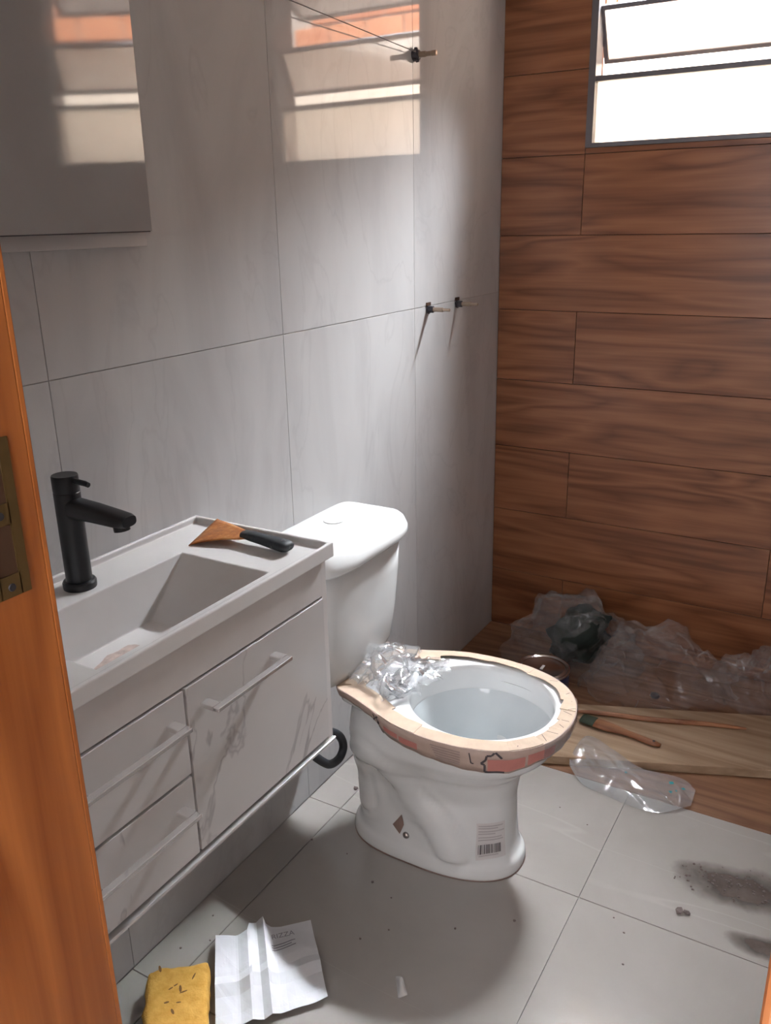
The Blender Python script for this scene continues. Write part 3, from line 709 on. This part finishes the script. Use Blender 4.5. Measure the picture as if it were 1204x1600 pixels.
# bag of fixings on the rim
def crumpled(name, fn, nu, nv, mat, seed, amp, lam, parent=None, smooth=True, k=8):
    cr = creases(seed, k, lam)
    def g(u, w):
        p = fn(u, w); e = min(u, 1-u, w, 1-w); 
        return p + V3((cr(p+V3((3, 0, 0))), cr(p+V3((0, 5, 0))), abs(cr(p))*1.1+cr(p)*0.4))*amp
    return MB().grid(g, nu, nv).build(name, mat, parent, smooth)
pb = empty('fixings_bag', (0.25, -1.15, 0.408)); tag(pb, 'crumpled clear plastic bag of fixings lying on the toilet rim', 'plastic bag')
A, B, C_, D_ = V3((0.165, -1.215, 0.415)), V3((0.150, -1.060, 0.428)), V3((0.355, -1.075, 0.420)), V3((0.325, -1.255, 0.412))
def bagf(h):
    def f_(u, w):
        p = lerp(lerp(A, D_, u), lerp(B, C_, u), w); dome = math.sin(math.pi*min(1, max(0, u)))**0.7*math.sin(math.pi*w)**0.7
        edge = noise.noise(V3((u*5, w*5, 9)))*0.012*(1 if h > 0 else 1)
        return p + V3((edge, edge*0.7, dome*h*(1-0.5*u)))
    return f_
crumpled('bag_film', bagf(0.040), 46, 40, 'film', 21, 1.15, (0.025, 0.08), pb, True)
crumpled('bag_film', bagf(0.012), 36, 30, 'film', 22, 0.8, (0.02, 0.06), pb, True)
for i, (x, y) in enumerate(((0.262, -1.205), (0.275, -1.19), (0.256, -1.188))):
    MB().tube([(x, y, 0.418), (x+0.016, y+0.010*(i-1), 0.4185), (x+0.030, y+0.016*(i-1), 0.419)], [0.0055, 0.004, 0.0035], 10).build('screw', 'darkmetal', pb, True)

# ================================================================== WALL FITTINGS
def stem(y, z, label, big=False):
    e = empty('valve_stem', (0.03, y, z-0.015)); tag(e, label, 'valve')
    d_ = V3((1, 0, 0)); o = V3((0.0005, y, z))
    if big:
        ch = MB()
        for k in range(5):
            a = 2*math.pi*k/5+0.3; ch.lathe(o+V3((0.004, math.cos(a)*0.010, math.sin(a)*0.012)), d_, [(0.006, 0), (0.0055, 0.006), (0.002, 0.008)], 12)
        ch.lathe(o, d_, [(0.013, 0), (0.013, 0.008), (0.011, 0.016), (0.009, 0.017)], 24)
        ch.build('flange', 'darkmetal', e)
        MB().lathe(o, d_, [(0.007, 0.015), (0.007, 0.034), (0.0055, 0.035), (0.0055, 0.050), (0.0065, 0.051), (0.0065, 0.063), (0.004, 0.064)], 16).build('spindle', 'brassstem', e)
        return
    MB().lathe(o, d_, [(0.0135, 0), (0.0135, 0.003), (0.010, 0.004)], 6).build('hex_nut', 'darkmetal', e)
    MB().lathe(o, d_, [(0.0095, 0.003), (0.0095, 0.016), (0.0078, 0.017)], 20).build('collar', 'darkmetal', e)
    MB().lathe(o, d_, [(0.0062, 0.016), (0.0062, 0.046), (0.0042, 0.047), (0.0042, 0.067), (0.003, 0.068)], 16).build('spindle', 'brassstem', e)
    mb_ = MB(); mb_.box(0.0002, 0.004, y-0.013, y+0.011, z+0.010, z+0.019, 0.001); mb_.build('wall_cutout', 'hole', e)
stem(-0.497, 1.172, 'bare brass shower valve stem on the marble wall, nearer the toilet')
stem(-0.313, 1.171, 'bare brass shower valve stem on the marble wall, nearer the wooden wall')
stem(-0.571, 1.795, 'dark flanged pipe outlet high on the marble wall', True)
s0 = V3((0.012, -0.575, 1.800)); s1 = at_x(380, -30, 0.05)
tag(MB().tube([s0.lerp(s1, k/12) for k in range(13)], 0.0011, 6).build('string', 'string', None, True), 'thin grey string tied to the pipe outlet high on the wall', 'string')

# ================================================================== THINGS IN THE SHOWER
# pine board
bd = [(0.448, -0.757), (1.20, -0.45), (1.135, -0.185), (0.475, -0.447)]
tag(MB().poly(bd, 0.0005, 0.026).build('pine_board', 'board', None, mods=[('BEVEL', dict(width=0.002, segments=2))]), 'pale raw pine board lying flat on the shower floor', 'board')
# stick on the board
sA, sB = V3((0.478, -0.505, 0.034)), V3((0.935, -0.358, 0.032))
tag(MB().tube([sA.lerp(sB, k/10)+V3((0, 0.003*math.sin(k), 0)) for k in range(11)], [0.003, 0.0065, 0.0075, 0.008, 0.008, 0.008, 0.0085, 0.008, 0.007, 0.006, 0.003], 8).build('wooden_stick', 'stick', None), 'long thin reddish wooden stick lying on the pine board', 'stick')
# brush
br = empty('paint_brush', (0.63, -0.56, 0.026)); tag(br, 'wooden-handled paint brush with dark green end lying on the pine board', 'paint brush')
bA, bB = V3((0.515, -0.530, 0.036)), V3((0.745, -0.552, 0.034)); bx = (bB-bA).normalized(); by = V3((-bx.y, bx.x, 0)).normalized()
def brr(t, w, h, sh=0.0, n=18):
    c = bA.lerp(bB, t)+by*sh
    return [c + by*w*math.cos(a) + V3((0, 0, h*math.sin(a))) for a in (2*math.pi*k/n for k in range(n))]
MB().loft([brr(0.0, .020, .006), brr(0.02, .022, .008), brr(0.16, .023, .009), brr(0.19, .022, .008)]).build('bristle_cover', 'green', br, True)
MB().loft([brr(0.17, .022, .008), brr(0.25, .024, .0085, -.001), brr(0.38, .021, .009, -.001), brr(0.50, .013, .0085, 0), brr(0.62, .0105, .008, -.002), brr(0.78, .0105, .0078, -.005), brr(0.92, .012, .007, -.007), brr(1.0, .007, .004, -.007)]).build('handle', 'stick', br, True)
MB().lathe(bA.lerp(bB, 0.92)+by*-0.007+V3((0, 0, 0.0066)), (0, 0, 1), [(0.004, 0), (0.004, 0.0008), (0.0, 0.0009)], 12).build('hanging_hole', 'ink', br)
# paint can
pc = empty('paint_can', (0.362, -0.445, 0)); tag(pc, 'blue-labelled paint tin with a bare metal lid behind the toilet', 'paint can')
P = V3((0.362, -0.445, 0))
MB().lathe(P, (0, 0, 1), [(0.078, 0), (0.080, 0.003), (0.080, 0.006), (0.078, 0.008), (0.078, 0.110), (0.080, 0.113)], 48).build('body', 'blue', pc, True)
MB().lathe(P, (0, 0, 1), [(0.080, 0.112), (0.0825, 0.115), (0.0825, 0.119), (0.080, 0.121), (0.075, 0.120), (0.072, 0.116), (0.069, 0.116), (0.066, 0.119), (0.062, 0.119), (0.058, 0.116), (0.0, 0.116)], 48).build('lid', 'steel', pc, True)
MB().lathe(P, (0, 0, 1), [(0.0785, 0.020), (0.0787, 0.021), (0.0787, 0.045), (0.0785, 0.046)], 48, False).build('label_stripe', 'label', pc, True)
mb = MB(); mb.box(0.355, 0.363, -0.455, -0.43, 0.1165, 0.1175); mb.build('lid_mark', 'label', pc)

# dark green bundle under the plastic
def bundle(u, w):
    a = u*2*math.pi; b = (w-0.5)*math.pi
    d_ = V3((math.cos(a)*math.cos(b), math.sin(a)*math.cos(b), math.sin(b)))
    r_ = 0.95+0.55*noise.noise(d_*1.5+V3((4, 2, 1)))+0.12*noise.noise(d_*5.0)+0.10*abs(noise.noise(d_*4.0+V3((1, 7, 2))))-0.07*abs(noise.noise(d_*9.0))
    p = V3((d_.x*0.10, d_.y*0.085, d_.z*0.098))*r_
    return V3((0.385+p.x+p.z*0.35, -0.160+p.y, max(0.0015, 0.098+p.z)))
tag(MB().grid(bundle, 72, 44).build('cloth_bundle', 'dgreen', None, True), 'dark green cloth bundle half hidden under clear plastic in the corner', 'bundle')

# big clear plastic sheets heaped along the back wall
def heap(name, cx, cy, rx, ry, prof, mat, seed, label, amp=0.8, lam=(0.025, 0.12), nu=110, nv=80):
    """a draped film: height profile prof(u,w) over an irregular footprint"""
    rn_ = random.Random(seed); ph = [rn_.uniform(0, 6.28) for _ in range(6)]; cr = creases(seed, 15, lam)
    def g(u, w):
        a = u*2*math.pi; k = 1+0.12*math.sin(2*a+ph[0])+0.08*math.sin(3*a+ph[1])+0.05*math.sin(5*a+ph[2])
        x = cx+math.cos(a)*rx*k*w; y = cy+math.sin(a)*ry*k*w
        y = min(y, -0.006 - 0.004*abs(math.sin(a*7)))
        h = prof(x, y)*(1-w**2.2)**0.75
        p = V3((x, y, 0.004+h)); c = cr(p)*amp
        q = p + V3((cr(p+V3((2, 0, 0)))*amp*0.8, cr(p+V3((0, 2, 0)))*amp*0.8, c))
        q.y = min(q.y, -0.004); q.z = max(0.002+0.002*w, q.z)
        return q
    o = MB().grid(g, nu, nv).build(name, mat, None, False)
    return tag(o, label, 'plastic sheet')
heap('plastic_sheet', 0.345, -0.155, 0.215, 0.15, lambda x, y: 0.235-0.12*max(0, (0.24-x)/0.2), 'film_d', 31, 'clear plastic bag heaped over the dark green bundle in the corner', 1.3)
heap('plastic_sheet', 0.635, -0.195, 0.20, 0.185, lambda x, y: 0.21-0.30*max(0, -0.12-y)-0.05*max(0, x-0.6), 'film_d', 32, 'dusty clear plastic sheet crumpled beside the paint tin and board', 1.4)
heap('plastic_sheet', 1.01, -0.13, 0.23, 0.12, lambda x, y: 0.165+0.01*math.sin(x*20), 'film_d', 33, 'shiny clear plastic wrap bunched along the wooden wall at right edge', 1.4)

# milky plastic strip with teal marks
mp_ = empty('plastic_sleeve', (0.71, -0.71, 0)); tag(mp_, 'milky plastic sleeve with teal ink marks lying across the shower edge', 'plastic sleeve')
edgeT = [V3(p) for p in ((0.535, -0.700, 0.014), (0.556, -0.612, 0.036), (0.64, -0.640, 0.034), (0.72, -0.668, 0.022), (0.824, -0.652, 0.014), (0.868, -0.690, 0.012))]
edgeB = [V3(p) for p in ((0.548, -0.735, 0.012), (0.601, -0.785, 0.003), (0.660, -0.800, 0.003), (0.735, -0.812, 0.003), (0.800, -0.806, 0.004), (0.866, -0.748, 0.010))]
T_, B_ = catmull(edgeT, 8), catmull(edgeB, 8)
cr = creases(44, 6, (0.05, 0.16))
def slv(u, w):
    k = u*(len(T_)-1); i = min(int(k), len(T_)-2); t = k-i
    p = lerp(lerp(T_[i], T_[i+1], t), lerp(B_[i], B_[i+1], t), w)
    p = p + V3((0, 0, 0.004*math.sin(math.pi*w)+abs(cr(p))*0.8*math.sin(math.pi*min(1, w*1.02))))
    return p
MB().grid(slv, 70, 30).build('sleeve_film', 'film_h', mp_, True)
mb = MB(); rn = random.Random(9)
for u0, w0, s in ((0.80, 0.52, 0.010), (0.815, 0.62, 0.007), (0.885, 0.50, 0.007), (0.855, 0.66, 0.004), (0.52, 0.35, 0.004)):
    c = slv(u0, w0)+V3((0, 0, 0.0035)); n_ = 9
    mb.add([c+V3((math.cos(6.283*k/n_)*s*rn.uniform(.4, 1), math.sin(6.283*k/n_)*s*rn.uniform(.4, 1.1), 0)) for k in range(n_)], [tuple(range(n_))])
tag(mb.build('ink_marks', 'teal', mp_), kind='stuff')

# ================================================================== THINGS ON THE FLOOR
# printed sheet of paper with folds
pa = empty('paper_sheet', (0.245, -1.66, 0)); tag(pa, 'creased white printed sheet of paper lying on the floor by the sponge', 'paper')
TL, TR, BR, BL = V3((0.104, -1.652, 0)), V3((0.242, -1.509, 0)), V3((0.387, -1.659, 0)), V3((0.250, -1.822, 0))
crp = creases(61, 6, (0.06, 0.16))
def pap(u, w):
    sh = 0.0
    if 0.33 < u < 0.52: sh = -0.075
    p = lerp(lerp(TL, TR, u), lerp(BL, BR, u), w + sh*(1-w))
    z = 0.010 - 0.006*u
    z += 0.010*max(0, 1-abs(u-0.33)/0.10) + 0.016*max(0, 1-abs(u-0.50)/0.08)*(1-0.5*w) + 0.010*max(0, (u-0.65)/0.35)*max(0, (w-0.3)/0.7) + 0.008*max(0, (0.2-u)/0.2)
    z += 0.008*max(0, 1-abs(w-0.60)/0.10)
    return V3((p.x, p.y, 0.003+max(0, z+0.15*crp(p))))
MB().grid(pap, 41, 31).build('sheet', 'paper', pa, False)
fd = bpy.data.curves.new('heading', 'FONT'); fd.body = 'RIZZA'; fd.size = 0.017; fd.extrude = 0.0001; fd.materials.append(M['paperink'])
_tmp = bpy.data.objects.new('heading_curve', fd); COL.objects.link(_tmp); bpy.context.view_layer.update()
_me = bpy.data.meshes.new_from_object(_tmp.evaluated_get(bpy.context.evaluated_depsgraph_get())); bpy.data.objects.remove(_tmp, do_unlink=True)
_me.name = 'heading'; _me.materials.clear(); _me.materials.append(M['paperink'])
ho = bpy.data.objects.new('heading', _me); tag(ho, kind='stuff'); hl = pap(0.565, 0.20)+V3((0, 0, 0.005))
ua = (TR-TL).normalized(); va_ = (BL-TL).normalized()
link(ho, hl, pa); ho.rotation_euler = (0, 0, math.atan2(ua.y, ua.x))
mb = MB()
for w0, u0, u1 in ((0.255, 0.56, 0.80), (0.285, 0.56, 0.76), (0.315, 0.56, 0.80)):
    mb.grid(lambda a, b: pap(lerp(u0, u1, a), w0+b*0.012)+V3((0, 0, 0.0025)), 14, 2)
tag(mb.build('printed_lines', 'paperink', pa), kind='stuff')

# sponge
sg = empty('sponge', (0.16, -1.82, 0)); tag(sg, 'worn yellow foam sponge on the floor beside the paper', 'sponge')
u_ = V3((0.087, 0.074, 0)).normalized(); v_ = V3((u_.y, -u_.x, 0)); sc0 = V3((0.163, -1.826, 0))
bm = bmesh.new(); bmesh.ops.create_cube(bm, size=1.0); bmesh.ops.subdivide_edges(bm, edges=list(bm.edges), cuts=15, use_grid_fill=True)
sv = []
for q in bm.verts:
    c = q.co.copy(); e = V3((c.x*0.118, c.y*0.170, c.z*0.044))
    # rounded box
    r_ = 0.012; inner = V3((max(-0.047, min(0.047, e.x)), max(-0.073, min(0.073, e.y)), max(-0.010, min(0.010, e.z)))); dd = e-inner
    if dd.length > 1e-6: e = inner+dd.normalized()*r_
    e += e.normalized()*(noise.noise(e*55)*0.004+noise.noise(e*24)*0.005)
    nv_ = noise.noise(e*130+V3((5, 5, 5)))
    if nv_ > 0.42: e.z -= 0.006*(1 if e.z > 0 else 0)
    w_ = sc0 + u_*e.x + v_*e.y; sv.append(V3((w_.x, w_.y, max(0.0008, 0.0225+e.z))))
bm.verts.index_update(); sf = [[v.index for v in f.verts] for f in bm.faces]; bm.free()
mk('foam_block', sv, sf, 'sponge', sg, True)
mb = MB(); rn = random.Random(4)
for (a, b) in ((-0.012, 0.0), (-0.003, -0.006), (0.006, 0.004), (-0.018, 0.030), (0.004, 0.034), (-0.035, -0.05), (0.012, 0.012), (-0.006, 0.052), (0.03, -0.02)):
    c = sc0+u_*a+v_*(b-0.03); c.z = 0.0462; n_ = 8; ll, ww = rn.uniform(.004, .009), rn.uniform(.0015, .003); an = rn.uniform(0, 3.1)
    mb.add([c+V3((math.cos(an)*math.cos(t)*ll-math.sin(an)*math.sin(t)*ww, math.sin(an)*math.cos(t)*ll+math.cos(an)*math.sin(t)*ww, 0)) for t in (6.283*k/n_ for k in range(n_))], [tuple(range(n_))])
tag(mb.build('pores', 'pit', sg), kind='stuff')

# dust and rubble
def dustpatch(name, cx, cy, rx, ry, rot, label, h=0.004):
    vs = []; fade = []; nu, nv = 60, 16
    for j in range(nv):
        for i in range(nu):
            a = 2*math.pi*i/nu; w = j/(nv-1)
            k = 1+0.2*noise.noise(V3((math.cos(a)*1.5+cx, math.sin(a)*1.5, 7)))
            x, y = math.cos(a)*rx*k*w, math.sin(a)*ry*k*w
            p = V3((cx+x*math.cos(rot)-y*math.sin(rot), cy+x*math.sin(rot)+y*math.cos(rot), 0))
            p.z = 0.0006 + (1-w)*h*(0.5+0.5*noise.noise(p*40)) ; vs.append(p); fade.append(1-w)
    fs = [(j*nu+i, j*nu+(i+1) % nu, (j+1)*nu+(i+1) % nu, (j+1)*nu+i) for j in range(nv-1) for i in range(nu)]
    o = mk(name, vs, fs, 'dirt', None, True)
    at = o.data.attributes.new('fade', 'FLOAT', 'POINT'); at.data.foreach_set('value', fade)
    return tag(o, label, 'dust', kind='stuff')
dustpatch('dust_patch', 1.02, -0.968, 0.185, 0.085, 0.20, 'dark brown patch of swept dust and grit on the grey floor')
dustpatch('dust_smear', 1.09, -1.118, 0.10, 0.040, 0.15, 'faint brown dust smear on the floor below the grit patch', 0.001)
def stone(c, s, seed):
    rn_ = random.Random(seed); bm_ = bmesh.new(); bmesh.ops.create_icosphere(bm_, subdivisions=1, radius=1)
    vs = [V3((v.co.x*s*rn_.uniform(.7, 1.3), v.co.y*s*rn_.uniform(.6, 1.2), max(-0.9, v.co.z)*s*0.55)) for v in bm_.verts]; fs = [[v.index for v in f.verts] for f in bm_.faces]; bm_.free()
    zm = min(v.z for v in vs)
    return [v+V3((c[0], c[1], -zm+0.0004)) for v in vs], fs
mb = MB(); rn = random.Random(8)
for k in range(110):
    a = rn.uniform(0, 6.283); r_ = math.sqrt(rn.random()); r_ **= 1.5; x, y = math.cos(a)*r_*0.15, math.sin(a)*r_*0.06
    c = (1.02+x*0.98-y*0.2, -0.968+x*0.2+y*0.98)
    vs, fs = stone(c, rn.uniform(0.0012, 0.0038), k); mb.add([v+V3((0, 0, 0.002)) for v in vs], fs)
tag(mb.build('grit', 'crumb'), 'loose grit grains scattered on the dust patch', 'grit', kind='stuff')
mb = MB()
for k, (x, y) in enumerate(((0.30, -1.35), (0.20, -1.30), (0.36, -1.50), (0.05, -1.70), (0.10, -1.30), (0.40, -1.45), (0.62, -1.30), (0.83, -1.22), (0.85, -1.30), (0.66, -0.93), (0.05, -1.60), (0.09, -1.655), (0.36, -1.37), (0.80, -1.19), (0.52, -1.38), (0.58, -0.90))):
    vs, fs = stone((x, y), rn.uniform(0.0018, 0.0035), 300+k); mb.add(vs, fs)
tag(mb.build('floor_crumbs', 'crumb'), 'scattered dark crumbs of debris across the tiled floor', 'crumbs', kind='stuff')
mb = MB(); vs, fs = stone((0.917, -1.106), 0.010, 71); mb.add(vs, fs); vs, fs = stone((0.932, -1.104), 0.008, 72); mb.add(vs, fs)
tag(mb.build('rubble_chip', 'crumb'), 'dark grey rubble chip on the floor just below the dust patch', 'rubble')
vs, fs = stone((0.090, -1.085), 0.008, 75)
tag(mk('rubble_chip', vs, fs, 'crumb'), 'small dark debris chip on the floor behind the toilet base', 'rubble')
vs, fs = stone((0.66, -0.262), 0.018, 77)
tag(mk('rubble_chip', vs, fs, 'ink'), 'small black chip lying between the board and plastic sheet', 'rubble')
# torn clear scrap catching the light
def scrap(u, w):
    p = lerp(lerp(V3((0.470, -1.545, 0)), V3((0.483, -1.540, 0)), u), lerp(V3((0.500, -1.588, 0)), V3((0.512, -1.572, 0)), u), w); return p+V3((0, 0, 0.003+0.004*math.sin(3.1*u)*math.sin(3.1*w)))
tag(MB().grid(scrap, 8, 12).build('film_scrap', 'profile', None, False), 'tiny shiny plastic scrap on the dark floor below the toilet', 'scrap')
